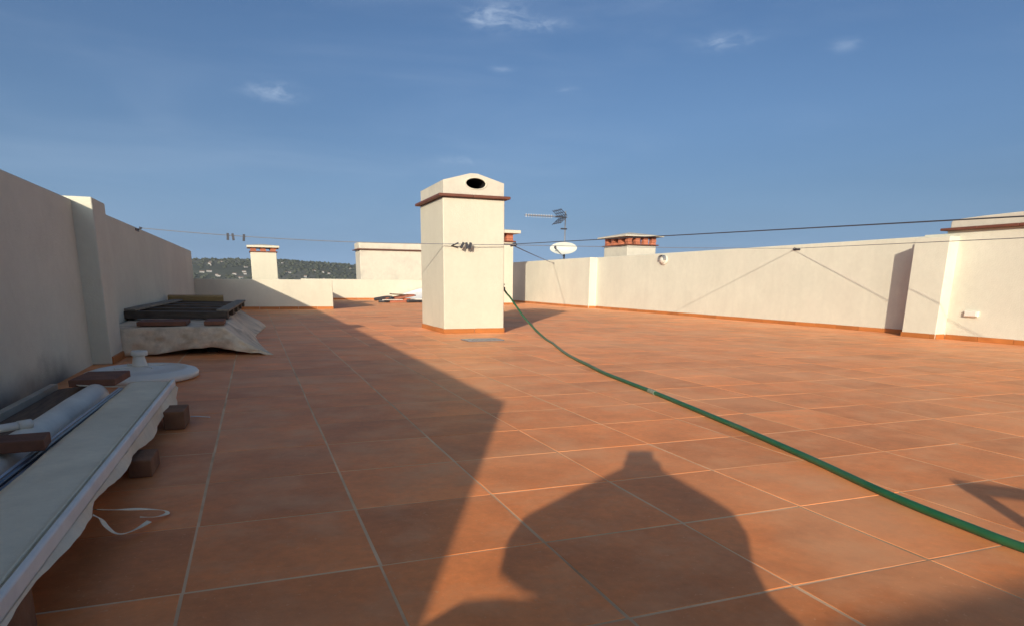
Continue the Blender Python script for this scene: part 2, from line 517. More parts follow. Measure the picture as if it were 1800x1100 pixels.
# white houses on the lower slope
house_meshes = []
for q, (w, dp, h) in enumerate(((5.5, 4.5, 1.5), (8.5, 5, 1.3), (4.0, 4.0, 1.9))):
    hb = MB().box(-w / 2, w / 2, -dp / 2, dp / 2, -1.5, h)
    hb.box(-w * .28, w * .1, -dp / 2 - .06, -dp / 2 + .1, h * .25, h * .6)
    hr = MB()
    hr.add([(-w / 2 - .3, -dp / 2 - .3, h), (w / 2 + .3, -dp / 2 - .3, h), (w / 2 + .3, dp / 2 + .3, h), (-w / 2 - .3, dp / 2 + .3, h), (-w / 2, 0, h + .8), (w / 2, 0, h + .8)],
           [(0, 1, 5, 4), (2, 3, 4, 5), (0, 4, 3), (1, 2, 5), (3, 2, 1, 0)])
    house_meshes.append((hb, hr))
hid = 0
protos = []
for q, (hb, hr) in enumerate(house_meshes):
    def to_me(mb, nm, mtl):
        me = bpy.data.meshes.new(nm); me.from_pydata(mb.v, [], mb.f); me.materials.append(mtl); return me
    protos.append((to_me(hb, 'house_wall', M_HOUSE), to_me(hr, 'house_roof', M_HROOF)))
rs = random.Random(11)
for k in range(46):
    cl = rs.random()
    az = rs.uniform(-.115, -.005) if cl < .55 else rs.uniform(.03, .135)
    d = rs.uniform(560, 690) if rs.random() < .8 else rs.uniform(690, 800)
    x, y = d * math.sin(az), d * math.cos(az)
    o = bpy.data.objects.new('house', None)
    COL.objects.link(o)
    o.location = (x, y, hill_z(x, y) + .5); o.rotation_euler = (0, 0, rs.uniform(-.6, .6) - az)
    o.scale = [rs.uniform(.34, .55)] * 3
    tag(o, 'tiny white house scattered on the far hillside', 'house', 'white houses on the far hillside')
    w, r = protos[rs.randrange(3)]
    for nm, me in (('wall', w), ('roof', r)):
        c = bpy.data.objects.new(nm, me); COL.objects.link(c); c.parent = o

# the building under the terrace and the flat roofs next to it
bb = MB().box(-9, 19, -12, 36, -14.0, -.12)
tag(mk('building_roof', bb, M_ROOF, origin=(5, 10, -.12)), kind='structure')

hz = MB().box(-5200, 5200, -5200, 5200, -16.0, 34.0)
tag(mk('haze', hz, M_HAZE, origin=(0, 0, -16)), kind='stuff')

# terrace floor: grout bed with tiles
TX, TY = 0.504, 0.496
fl = MB().box(-1.7, 10.6, -5.0, 27.3, -.119, -.0013)
floor = tag(mk('terrace_floor', fl, M_GROUT, origin=(0, 0, 0)), kind='structure')
GAP = .0088


def tile_geo(rng, w, d):
    hx, hy = w / 2 - GAP / 2, d / 2 - GAP / 2
    j = lambda s=.0016: rng.uniform(-s, s)
    c = .0016
    zt = j(.0005)
    tx_, ty_ = j(.0012), j(.0012)
    cor = [(-hx + j(), -hy + j()), (hx + j(), -hy + j()), (hx + j(), hy + j()), (-hx + j(), hy + j())]
    top = [(x - math.copysign(c, x), y - math.copysign(c, y), zt + x * tx_ + y * ty_) for x, y in cor]
    mid = [(x, y, zt - .0016 + x * tx_ + y * ty_) for x, y in cor]
    bot = [(x, y, -.02) for x, y in cor]
    f = [(8, 9, 10, 11)] + [(i + 4, (i + 1) % 4 + 4, (i + 1) % 4 + 8, i + 8) for i in range(4)] + [(i, (i + 1) % 4, (i + 1) % 4 + 4, i + 4) for i in range(4)]
    return bot + mid + top, f


rt = random.Random(5)
tile_meshes = []
for q in range(14):
    v, f = tile_geo(rt, TX, TY)
    me = bpy.data.meshes.new('tile'); me.from_pydata(v, [], f); me.materials.append(M_TILE)
    tile_meshes.append(me)
cells = []
for i in range(-3, 22):
    for j in range(-10, 56):
        cx, cy = (i + .5) * TX, (j + .5) * TY
        if cx - TX / 2 < -1.75 or cx + TX / 2 > 10.9: continue
        rel = Vector((cx, cy, 0)) - CAM
        dep = rel.dot(FWD)
        inview = False
        if dep > .3:
            px = .5 + rel.dot(RIGHT) / dep * 22.99 / 36
            inview = -.04 < px < 1.04 and cy > -1.2
        cells.append((0 if inview else 1, rel.length, cx, cy))
cells.sort()
far_tiles = MB()
for n, (nv, dist, cx, cy) in enumerate(cells):
    if n < 300:
        o = bpy.data.objects.new('tile', tile_meshes[rt.randrange(14)])
        COL.objects.link(o); o.parent = floor
        o.location = (cx + rt.uniform(-.0016, .0016), cy + rt.uniform(-.0016, .0016), rt.uniform(-.0004, .0004))
        o.rotation_euler = (0, 0, rt.choice((0, math.pi)) + rt.uniform(-.0025, .0025))
    else:
        v, f = tile_geo(rt, TX, TY)
        far_tiles.add([(x + cx, y + cy, z) for x, y, z in v], f)
tag(mk('tile', far_tiles, M_TILE, floor), kind='stuff')

# ------------------------------------------------------------------ walls
SK_H, SK_T, SK_L = .072, .014, .50


def skirting(parent, p0, p1, nrm, seed=1, end_gap=0.0):
    """terracotta skirting tiles one by one along a wall face, nrm = outward normal (x,y)"""
    r = random.Random(seed)
    p0, p1 = Vector(p0), Vector(p1)
    L_ = (p1 - p0).length
    t = (p1 - p0).normalized(); nv = Vector(nrm)
    pos = 0.0
    while pos < L_ - .02:
        e = min(pos + SK_L, L_)
        a = p0 + t * (pos + .004); b = p0 + t * (e - .004)
        if (b - a).length < .02: break
        h = SK_H + r.uniform(-.002, .002); d0 = .001; d1 = SK_T + r.uniform(-.0015, .0015)
        q = [a + nv * d0, b + nv * d0, b + nv * d1, a + nv * d1]
        mb = MB()
        v = [(p.x, p.y, .0015) for p in q] + [(q[0].x, q[0].y, h), (q[1].x, q[1].y, h), (q[2].x, q[2].y, h - .005), (q[3].x, q[3].y, h - .005)]
        mb.add(v, [(3, 2, 1, 0), (4, 5, 6, 7), (0, 1, 5, 4), (1, 2, 6, 5), (2, 3, 7, 6), (3, 0, 4, 7)])
        mk('skirting_tile', mb, M_SKIRT, parent)
        pos = e


vert_or_top = lambda e, o0: all((v.co.z + o0.z) > .1 for v in e.verts) or abs(e.verts[0].co.z - e.verts[1].co.z) > .3

XL = -1.216
lw = MB()
lw.add([(XL, 17.45, 0), (XL, -2.305, 0), (XL, -3.17, 0), (XL, -4.5, 0),
        (XL, 17.45, 1.475), (XL, -2.305, 1.43), (XL, -3.17, .80), (XL, -4.5, .80)] +
       [(XL - .3, 17.45, 0), (XL - .3, -2.305, 0), (XL - .3, -3.17, 0), (XL - .3, -4.5, 0),
        (XL - .3, 17.45, 1.475), (XL - .3, -2.305, 1.43), (XL - .3, -3.17, .80), (XL - .3, -4.5, .80)],
       [(0, 1, 5, 4), (1, 2, 6, 5), (2, 3, 7, 6), (8, 12, 13, 9), (9, 13, 14, 10), (10, 14, 15, 11),
        (4, 5, 13, 12), (5, 6, 14, 13), (6, 7, 15, 14), (0, 4, 12, 8), (3, 11, 15, 7), (0, 8, 9, 1), (1, 9, 10, 2), (2, 10, 11, 3)])
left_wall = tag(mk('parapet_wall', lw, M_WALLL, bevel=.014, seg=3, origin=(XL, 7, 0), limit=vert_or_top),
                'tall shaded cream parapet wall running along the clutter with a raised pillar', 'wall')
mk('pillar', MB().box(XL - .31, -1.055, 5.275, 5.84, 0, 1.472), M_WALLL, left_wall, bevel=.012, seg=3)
skirting(left_wall, (XL, 5.84), (XL, 17.4), (1, 0), 2)
skirting(left_wall, (-1.055, 5.275), (-1.055, 5.84), (1, 0), 3)
hk = MB().tube([(XL, 8.83, 1.425), (XL + .05, 8.83, 1.44), (XL + .06, 8.86, 1.45), (XL + .03, 8.86, 1.46)], .010, 6)
hk.box(XL, XL + .012, 8.70, 8.96, 1.405, 1.435)
mk('line_hook', hk, M_DARKMETAL, left_wall)

low_wall = MB().prism([(XL - .3, 17.452), (2.27, 17.452), (2.27, 26.98), (2.05, 26.98), (2.05, 17.70), (XL - .3, 17.70)], 0, .79)
low_wall = tag(mk('parapet_wall', low_wall, M_WALLSUN, bevel=.014, seg=3, origin=(.5, 17.5, 0), limit=vert_or_top),
               'low cream parapet wall half in shadow behind the tarp heap, in front of the small chimney', 'wall')
skirting(low_wall, (XL + .05, 17.452), (2.27, 17.452), (0, -1), 5)

back_wall = MB().box(2.05, 10.14, 27.0, 27.25, 0, .835)
back_wall = tag(mk('parapet_wall', back_wall, M_WALLSUN, bevel=.014, seg=3, origin=(6, 27, 0), limit=vert_or_top),
                'farthest low sunlit cream parapet wall, seen left of the main chimney', 'wall')
skirting(back_wall, (2.3, 27.0), (10.1, 27.0), (0, -1), 6)

ZR = 1.565
rw = MB().prism([(10.15, 27.3), (10.15, 17.22), (10.40, 17.22), (10.40, 5.99), (10.15, 5.99), (10.15, -4.5), (10.65, -4.5), (10.65, 27.3)], 0, ZR)
right_wall = tag(mk('parapet_wall', rw, M_WALL, bevel=.014, seg=3, origin=(10.4, 11, 0), limit=vert_or_top),
                 'long tall sunlit cream parapet wall closing the right side of the terrace', 'wall')
mk('pilaster', MB().box(9.95, 10.2, 5.41, 5.985, 0, 1.515), M_WALL, right_wall, bevel=.012, seg=3)
for p0, p1, n, sd in (((10.15, 27.0), (10.15, 17.24), (-1, 0), 7), ((10.15, 17.22), (10.39, 17.22), (0, -1), 8), ((10.40, 17.2), (10.40, 6.02), (-1, 0), 9),
                      ((9.95, 5.99), (9.95, 5.41), (-1, 0), 10), ((9.95, 5.41), (10.14, 5.41), (0, -1), 11), ((10.15, 5.39), (10.15, -2), (-1, 0), 12)):
    skirting(right_wall, p0, p1, n, sd)
mk('line_hook', MB().tube([(10.41, 8.887, 1.47), (10.36, 8.887, 1.49), (10.33, 8.89, 1.50), (10.33, 8.92, 1.48)], .010, 6).box(10.385, 10.41, 8.80, 8.97, 1.455, 1.485), M_DARKMETAL, right_wall)
mk('line_hook', MB().tube([(10.16, 19.9, 1.44), (10.11, 19.9, 1.45), (10.09, 19.93, 1.45)], .012, 6), M_DARKMETAL, right_wall)

rear = MB().box(XL - .3, 10.14, -4.8, -4.52, 0, 1.192)
tag(mk('parapet_wall', rear, M_WALL, bevel=.014, seg=2, origin=(4, -4.6, 0)), 'cream parapet wall behind the photographer', 'wall')

# wall lamp and covered socket on the right wall
wl = thing('wall_lamp', 'round bulkhead lamp high on the right wall, left of the line hook', 'lamp', (10.4, 13.5, 1.26))
RX = Matrix.Rotation(-math.pi / 2, 4, 'Y')
mk('backplate', MB().lathe([(.15, 0), (.15, .03), (.13, .045)], 20, (10.4, 13.5, 1.39), .85, 1.0, RX), M_WHITE, wl, True)
mk('diffuser', MB().lathe([(.11, .03), (.11, .07), (.09, .10), (.05, .12), (.01, .125)], 20, (10.4, 13.5, 1.39), .85, 1, RX), M_GLASS, wl, True)
cw = MB()
for a in range(12):
    pass
hood = [(10.4 - .13 * (q % 2), 13.5 + .145 * math.cos(math.pi * k / 10), 1.39 + .125 * math.sin(math.pi * k / 10)) for k in range(11) for q in (0, 1)]
hood += [(x, 13.5 + (y - 13.5) * .93, 1.39 + (z - 1.39) * .93) for x, y, z in hood]
hf = [(2 * k, 2 * k + 1, 2 * k + 3, 2 * k + 2) for k in range(10)] + [(22 + 2 * k, 22 + 2 * k + 2, 22 + 2 * k + 3, 22 + 2 * k + 1) for k in range(10)] + [(2 * k + 1, 22 + 2 * k + 1, 22 + 2 * k + 3, 2 * k + 3) for k in range(10)]
mk('hood', MB().add(hood, hf), M_STEEL, wl)
so = thing('wall_socket', 'small white covered socket low on the right wall beside the pilaster', 'socket', (10.15, 5.03, .35))
mk('box', MB().box(10.105, 10.149, 4.93, 5.135, .352, .435), M_WHITE, so, bevel=.006)
mk('lid', MB().box(10.094, 10.106, 4.945, 5.12, .362, .425), M_WHITE, so, bevel=.004)

# ------------------------------------------------------------------ chimneys
ch = thing('chimney', 'big square cream chimney with round flue hole standing mid terrace', 'chimney', (3.42, 8.86, 0))
mk('shaft', MB().box(2.93, 3.91, 8.18, 9.62, 0, 2.0), M_CHIM, ch, bevel=.016, seg=3, limit=vert_or_top)
x0, x1, y0, y1 = 2.93, 3.91, 8.18, 9.62
ov = .072
for (a, b, c, d_) in ((x0 - ov, x0 + .46, y0 - ov, y0 + .4), (x0 + .464, x1 + ov, y0 - ov, y0 + .4), (x0 - ov, x0 + .46, y0 + .404, y0 + .9), (x0 + .464, x1 + ov, y0 + .404, y0 + .9),
                      (x0 - ov, x0 + .46, y0 + .904, y1 + ov), (x0 + .464, x1 + ov, y0 + .904, y1 + ov)):
    mk('ledge_tile', MB().box(a, b, c, d_, 2.003, 2.044), M_LEDGE, ch, bevel=.010)
# gabled head with a round tunnel
hx0, hx1, hy0, hy1 = x0 + .01, x1 - .01, y0 + .012, y1 - .012
zb, ze, zp = 2.047, 2.238, 2.352
pent = [(hx0, zb), (hx1, zb), (hx1, ze), ((hx0 + hx1) / 2 + .06, zp), ((hx0 + hx1) / 2 - .06, zp), (hx0, ze)]
hcx, hcz, hrx, hrz = 3.45, 2.212, .155, .076
angs = sorted([2 * math.pi * k / 36 for k in range(36)] + [math.atan2(z - hcz, x - hcx) % (2 * math.pi) for x, z in pent])


def cast(a):
    dx, dz = math.cos(a), math.sin(a); best = 9
    for (ax, az), (bx, bz) in zip(pent, pent[1:] + pent[:1]):
        ex, ez = bx - ax, bz - az
        den = dx * ez - dz * ex
        if abs(den) < 1e-9: continue
        t = ((ax - hcx) * ez - (az - hcz) * ex) / den
        u = ((ax - hcx) * dz - (az - hcz) * dx) / den
        if t > 0 and -1e-6 <= u <= 1 + 1e-6: best = min(best, t)
    return hcx + dx * best, hcz + dz * best


head = MB(); n = len(angs)
for yy in (hy0, hy1):
    for a in angs:
        x, z = cast(a); head.v.append((x, yy, z))
    for a in angs: head.v.append((hcx + hrx * math.cos(a), yy, hcz + hrz * math.sin(a)))
for i in range(n):
    j = (i + 1) % n
    head.f.append((i, j, n + j, n + i))
    head.f.append((2 * n + i, 3 * n + i, 3 * n + j, 2 * n + j))
    head.f.append((i, 2 * n + i, 2 * n + j, j))
mk('head', head, M_WEATHER, ch)
rim = MB()
for rr, yy in ((1.0, hy0 + .02), (1.0, hy0 - .012), (1.16, hy0 - .008), (1.22, hy0 + .004)):
    for k in range(36):
        w = 2 * math.pi * k / 36
        rim.v.append((hcx + hrx * rr * math.cos(w), yy, hcz + hrz * rr * math.sin(w)))
for q in range(3):
    for k in range(36):
        k2 = (k + 1) % 36
        rim.f.append((q * 36 + k, q * 36 + k2, (q + 1) * 36 + k2, (q + 1) * 36 + k))
mk('flue_rim', rim, M_CHIM, ch, True)
flue = MB()
for yy in (hy0 + .012, hy0 + .7):
    for k in range(36):
        w = 2 * math.pi * k / 36
        flue.v.append((hcx + hrx * .992 * math.cos(w), yy, hcz + hrz * .992 * math.sin(w)))
for k in range(36):
    flue.f.append((k, (k + 1) % 36, 36 + (k + 1) % 36, 36 + k))
flue.f.append(tuple(range(36, 72)))
mk('flue', flue, M_SOOT_SHADE, ch, False)
skirting(ch, (x0 - SK_T, y0), (x1 + SK_T, y0), (0, -1), 21)
skirting(ch, (x0, y0), (x0, y1), (-1, 0), 22)
skirting(ch, (x1, y0), (x1, y1), (1, 0), 23)
mk('line_hook', MB().tube([(3.06, 8.19, 1.30), (3.07, 8.10, 1.315), (3.10, 8.06, 1.33), (3.13, 8.05, 1.345)], .011, 6).tube([(3.06, 8.18, 1.30), (3.14, 8.14, 1.285)], .008, 6), M_DARKMETAL, ch)
br = MB().tube([(3.90, 8.24, 1.352), (4.05, 8.21, 1.352)], .013, 6)
br.tube([(4.02, 8.2, 1.335), (4.11, 8.2, 1.36)], [.02, .028], 8)
mk('line_bracket', br, M_DARKMETAL, ch)
tp = MB().tube([(3.90, 8.44, .70), (4.0, 8.44, .70)], .022, 8)
tp.tube([(3.985, 8.44, .735), (3.985, 8.44, .66)], [.020, .026], 8)
tp.box(3.955, 4.015, 8.425, 8.455, .735, .752)
mk('tap', tp, M_DARKMETAL, ch)


def hat_chimney(name, label, x0, x1, y0, y1, zs, zl, zbk, zc, zpk, n_x, n_y, ov, bw, mtl=M_CHIM, base=0.0, led=.03, skirt=False):
    """shaft, thin tile ledge, brick piers, flat pyramid cap"""
    t = thing('chimney', label, 'chimney', ((x0 + x1) / 2, (y0 + y1) / 2, base))
    mk('shaft', MB().box(x0, x1, y0, y1, base, zs), mtl, t, bevel=.014, seg=2, limit=lambda e, o: True)
    mk('ledge', MB().box(x0 - ov * .35, x1 + ov * .35, y0 - ov * .35, y1 + ov * .35, zs + .002, zl), M_LEDGE, t, bevel=.006)
    px = [x0 + bw / 2 + .01 + (x1 - x0 - bw - .02) * i / (n_x - 1) for i in range(n_x)]
    py = [y0 + bw / 2 + .01 + (y1 - y0 - bw - .02) * i / (n_y - 1) for i in range(n_y)]
    spots = {(i, j) for i in range(n_x) for j in range(n_y) if i in (0, n_x - 1) or j in (0, n_y - 1)}
    for i, j in sorted(spots):
        lay = 3
        for q in range(lay):
            z0_ = zl + .002 + (zbk - zl - .004) * q / lay; z1_ = zl + .002 + (zbk - zl - .004) * (q + 1) / lay - .006
            s_ = random.uniform(-.01, .01)
            mk('brick', MB().box(px[i] - bw / 2 + s_, px[i] + bw / 2 + s_, py[j] - bw / 2 - s_, py[j] + bw / 2 - s_, z0_, z1_), M_BRICK, t)
    cx, cy = (x0 + x1) / 2, (y0 + y1) / 2
    cap = MB()
    X0, X1, Y0, Y1 = x0 - ov, x1 + ov, y0 - ov, y1 + ov
    cap.add([(X0, Y0, zbk), (X1, Y0, zbk), (X1, Y1, zbk), (X0, Y1, zbk), (X0, Y0, zc), (X1, Y0, zc), (X1, Y1, zc), (X0, Y1, zc),
             (cx - .05, cy, zpk), (cx + .05, cy, zpk)],
            [(3, 2, 1, 0), (0, 1, 5, 4), (1, 2, 6, 5), (2, 3, 7, 6), (3, 0, 4, 7), (4, 5, 9, 8), (5, 6, 9), (6, 7, 8, 9), (7, 4, 8)])
    mk('cap', cap, mtl, t, bevel=.008)
    if skirt:
        skirting(t, (x0, y0), (x1, y0), (0, -1), 31)
        skirting(t, (x1, y0), (x1, y1), (1, 0), 32)
    return t


hat_chimney('chimney', 'small cream chimney with brick vents and pale cap behind the low parapet wall', .20, .885, 18.4, 19.3, 1.52, 1.55, 1.645, 1.70, 1.755, 3, 3, .085, .15, base=-.12)
hat_chimney('chimney', 'chimney half hidden behind the right edge of the big mid terrace chimney', 7.72, 8.83, 20.5, 21.6, 2.14, 2.18, 2.43, 2.53, 2.62, 3, 3, .20, .24, skirt=True)
hat_chimney('chimney', 'squat chimney with row of brick vents rising beyond the right wall near the dish', 10.92, 11.93, 16.3, 17.75, 1.91, 1.945, 2.165, 2.205, 2.335, 4, 4, .17, .155, mtl=M_WEATHER, base=-.12)
wb = thing('chimney', 'wide flat topped cream chimney block with brown ledge behind the farthest wall', 'chimney', (6, 28.1, -.12))
mk('shaft', MB().box(4.53, 7.55, 27.45, 28.75, -.12, 2.06), M_WEATHER, wb, bevel=.018, seg=2)
for q in range(6):
    mk('ledge_tile', MB().box(4.41 + .541 * q, 4.41 + .541 * (q + 1) - .006, 27.34, 28.86, 2.062, 2.098), M_LEDGE, wb, bevel=.008)
mk('head', MB().prism([(4.50, 27.42), (7.58, 27.42), (7.58, 28.78), (4.50, 28.78)], 2.10, 2.375), M_WEATHER, wb, bevel=.03, seg=2)
c5 = thing('chimney', 'broad cream chimney with brown ledge built on top of the right wall', 'chimney', (10.75, 4.6, ZR))
mk('shaft', MB().box(10.16, 11.4, 3.5, 5.62, ZR + .001, 1.60), M_CHIM, c5)
for q in range(4):
    yy = 3.42 + q * .5675
    mk('ledge_tile', MB().box(10.07, 11.48, yy, yy + .562, 1.602, 1.640), M_LEDGE, c5, bevel=.010)
hd5 = MB()
prof = [(3.52, 1.642), (3.52, 1.745), (3.6, 1.765), (4.0, 1.785), (4.56, 1.80), (5.15, 1.786), (5.5, 1.768), (5.60, 1.742), (5.60, 1.642)]
for xx in (10.175, 11.38):
    hd5.v += [(xx, y, z) for y, z in prof]
np_ = len(prof)
hd5.f = [tuple(range(np_)), tuple(range(2 * np_ - 1, np_ - 1, -1))] + [(i, np_ + i, np_ + (i + 1) % np_, (i + 1) % np_) for i in range(np_)]
mk('head', hd5, M_WEATHER, c5, bevel=.012, seg=2)

# ------------------------------------------------------------------ aerial and dish beyond the right wall
an = thing('tv_aerial', 'television aerial on thin mast above the right wall, boom pointing left', 'aerial', (10.86, 20.6, -.12))
mk('mast', MB().tube([(10.86, 20.6, -.12), (10.86, 20.6, 3.27)], .023, 8), M_STEEL, an, True)
mk('mast_clamp', MB().box(10.70, 10.92, 20.56, 20.64, 2.645, 2.69), M_DARKMETAL, an)
zb_ = 3.07
bm_ = MB().box(9.30, 10.95, 20.585, 20.615, zb_ - .012, zb_ + .012)
mk('boom', bm_, M_STEEL, an)
for k in range(11):
    xx = 9.34 + k * .098
    mk('director', MB().tube([(xx, 20.6 - .17, zb_ + .018), (xx, 20.6 + .17, zb_ + .018)], .009, 6).tube([(xx, 20.6, zb_ - .055), (xx, 20.6, zb_ + .055)], .014, 6), M_STEEL, an)
for s in (1, -1):
    mb = MB()
    for q in range(5):
        yy = 20.6 - .34 + .17 * q
        mb.tube([(10.76, yy, zb_ + s * .02), (10.50, yy, zb_ + s * .25)], .012, 6)
    for w in (.15, .5, .85):
        xx, zz = 10.76 - .26 * w, zb_ + s * (.02 + .23 * w)
        mb.tube([(xx, 20.6 - .36, zz), (xx, 20.6 + .36, zz)], .011, 6)
    mk('reflector', mb, M_DARKMETAL, an)
mk('dipole', MB().box(10.46, 10.80, 20.55, 20.65, zb_ - .022, zb_ + .022), M_DARKMETAL, an)

di = thing('satellite_dish', 'white oval satellite dish on the right wall below the aerial', 'satellite dish', (10.80, 20.5, ZR))
face = Vector((-.50, -.80, .34)).normalized()
q_ = face.to_track_quat('Z', 'Y').to_matrix().to_4x4()
cD = Vector((10.76, 20.45, 1.94))
prof = []
for k in range(9):
    r = .48 * k / 8
    prof.append((max(r, .01), .26 * (r / .48) ** 2 * .5))
prof_b = [(r, z - .022) for r, z in reversed(prof)]
mbD = MB().lathe(prof + [(.490, .132)] + prof_b, 32, (0, 0, 0), 1.0, .46)
# squashed in height by the place's own proportions: keep the oval level
ax = Vector((face.y, -face.x, 0)).normalized() * -1
ay = face.cross(ax)
Mx = Matrix((ax, ay, face)).transposed().to_4x4(); Mx.translation = cD
mbD.v = [Mx @ Vector(p) for p in mbD.v]
mk('reflector', mbD, M_DISH, di, True)
lnb = cD + face * .36 - ax * .26 - ay * .08
if lnb.x > cD.x: pass
arm0 = cD - ay * .27 + face * .03
mk('arm', MB().tube([arm0, lnb], .014, 6), M_STEEL, di)
mk('receiver', MB().tube([lnb - face * -.05, lnb - face * .06], [.05, .035], 8), M_DARKMETAL, di)
st = MB().tube([cD - face * .03, cD - face * .10 + Vector((0, 0, -.10)), Vector((10.80, 20.5, ZR + .002))], .030, 8)
st.box(10.66, 10.94, 20.40, 20.60, ZR + .001, ZR + .05)
mk('bracket', st, M_DARKMETAL, di)


# ------------------------------------------------------------------ lines and cables
def sag(a, b, s, n=14):
    a, b = Vector(a), Vector(b)
    return [a.lerp(b, i / n) - Vector((0, 0, s * 4 * (i / n) * (1 - i / n))) for i in range(n + 1)]


lineA = sag((XL + .05, 8.86, 1.45), (3.11, 8.06, 1.325), .05) + sag((3.13, 8.055, 1.325), (4.07, 8.10, 1.345), .006, 6)[0:]
tag(mk('clothesline', MB().tube(lineA, .0055, 6), M_LINE), 'thin clothesline from the shaded left wall across the chimney front', 'clothesline')
lineC = sag((4.08, 8.2, 1.345), (10.34, 8.887, 1.49), .012)
tag(mk('clothesline', MB().tube(lineC, .0050, 6), M_LINE), 'thin clothesline from the chimney corner to the hook on the right wall', 'clothesline')
lineD = sag((10.34, 8.887, 1.49), (5.82, -4.52, 1.10), .0)
tag(mk('clothesline', MB().tube(lineD, .0050, 6), M_LINE), 'clothesline from the right wall hook towards the near right, lower of two', 'clothesline')
lineB = sag((4.10, 8.2, 1.36), (5.77, -4.52, 1.13), .0)
tag(mk('cable', MB().tube(lineB, .0050, 8), M_WIRE), 'thicker black cable from the chimney corner rising across the sky to the right', 'cable')
lineE = sag((4.07, 8.22, 1.34), (10.10, 19.91, 1.45), .01)
tag(mk('cable', MB().tube(lineE, .0075, 6), M_LINE), 'slanting grey line from the chimney corner down to the wall under the dish', 'cable')


def peg(p, label, tilt):
    t = thing('clothes_peg', label, 'clothes peg', p, 'clothes pegs on the clothesline')
    d_ = Vector(p)
    for s in (-1, 1):
        M = Matrix.Translation(d_) @ Matrix.Rotation(tilt, 4, 'Y') @ Matrix.Rotation(s * .12, 4, 'X')
        mk('jaw', MB().box(-.016, .016, s * .010 - .006, s * .010 + .006, -.066, .026, M), M_DARKMETAL, t)
    return t


def on_line(pts, x):
    for a, b in zip(pts, pts[1:]):
        if min(a.x, b.x) <= x <= max(a.x, b.x) and abs(a.x - b.x) > 1e-6:
            return a.lerp(b, (x - a.x) / (b.x - a.x))


for x, lab, tl in ((-.065, 'dark clothes peg on the line against the sky, leftmost of the pair', .05), (.0, 'larger dark clothes peg on the line right beside the leftmost one', -.1),
                   (.145, 'lone small clothes peg on the line above the small chimney', .1),
                   (3.20, 'clothes peg on the line on the chimney front, nearest the hook', .5), (3.26, 'clothes peg at the middle of the cluster on the chimney front', -.3),
                   (3.32, 'clothes peg on the chimney front farthest from the hook', .25)):
    peg(on_line(lineA, x), lab, tl)

# ------------------------------------------------------------------ green hose
hp = [(4.0, 8.44, .675), (4.05, 8.42, .60), (4.075, 8.34, .545), (4.07, 8.1, .43), (4.07, 7.75, .275), (4.035, 7.2, .115), (3.97, 6.65, .018), (3.80, 6.05, .017), (3.60, 5.45, .017),
      (3.363, 4.679, .017), (3.19, 3.95, .017), (3.045, 3.339, .017), (2.95, 2.78, .017), (2.885, 2.35, .017), (2.788, 1.802, .017), (2.653, 1.09, .017), (2.548, .569, .017), (2.442, .154, .017), (2.378, -.149, .017),
      (2.348, -.376, .017), (2.335, -.56, .017), (2.36, -.8, .017), (2.5, -1.2, .017), (2.9, -1.7, .017), (3.6, -2.0, .017)]


def spline(pts, n=6):
    P_ = [Vector(p) for p in pts]; out = []
    for i in range(len(P_) - 1):
        a, b, c, d_ = P_[max(i - 1, 0)], P_[i], P_[i + 1], P_[min(i + 2, len(P_) - 1)]
        for k in range(n):
            t = k / n
            out.append(.5 * (2 * b + (c - a) * t + (2 * a - 5 * b + 4 * c - d_) * t * t + (3 * b - a - 3 * c + d_) * t ** 3))
    return out + [P_[-1]]


ho = thing('garden_hose', 'long green garden hose from the chimney tap across the sunlit tiles', 'hose', (3.0, 3.0, 0))
mk('pipe', MB().tube([p + Vector((.006 * mnoise.noise((p.y * 2.3, 1, 0)), .0, 0)) for p in spline(hp)], .0147, 12), M_HOSE, ho, True)
mk('connector', MB().tube([(4.0, 8.44, .70), (4.0, 8.44, .665), (4.01, 8.437, .645)], [.026, .026, .019], 10), M_DARKMETAL, ho)
pt = [Vector(p) for p in spline([(2.885, 2.35, .017), (2.875, 2.29, .017), (2.865, 2.24, .017)])]
mk('patch', MB().tube(pt, .0172, 12), M_PATCH, ho)

# drain cover and scraps on the tiles
dr = thing('drain_cover', 'flat grey metal drain cover lying at the foot of the chimney', 'drain cover', (3.11, 6.87, .002))
Md = rotz(3.11, 6.87, .05)
mk('frame', MB().box(-.26, .26, -.16, -.125, .003, .016, Md).box(-.26, .26, .125, .16, .003, .016, Md).box(-.26, -.225, -.125, .125, .003, .016, Md).box(.225, .26, -.125, .125, .003, .016, Md), M_STEEL, dr)
for k in range(7):
    xx = -.195 + k * .065
    mk('bar', MB().box(xx - .017, xx + .017, -.124, .124, .004, .013, Md), M_STEEL, dr)
Mp = rotz(2.42, -.105, .3)
pp = MB().add([Mp @ Vector(p) for p in ((-.022, -.012, .004), (.022, -.014, .003), (.026, .010, .007), (-.016, .014, .010), (-.022, -.012, .003), (.022, -.014, .002), (.026, .010, .006), (-.016, .014, .009))],
              [(0, 1, 2, 3), (7, 6, 5, 4), (0, 4, 5, 1), (1, 5, 6, 2), (2, 6, 7, 3), (3, 7, 4, 0)])
tag(mk('paper_scrap', pp, M_PAPER), 'tiny white scrap of paper on the tiles beside the hose', 'paper')

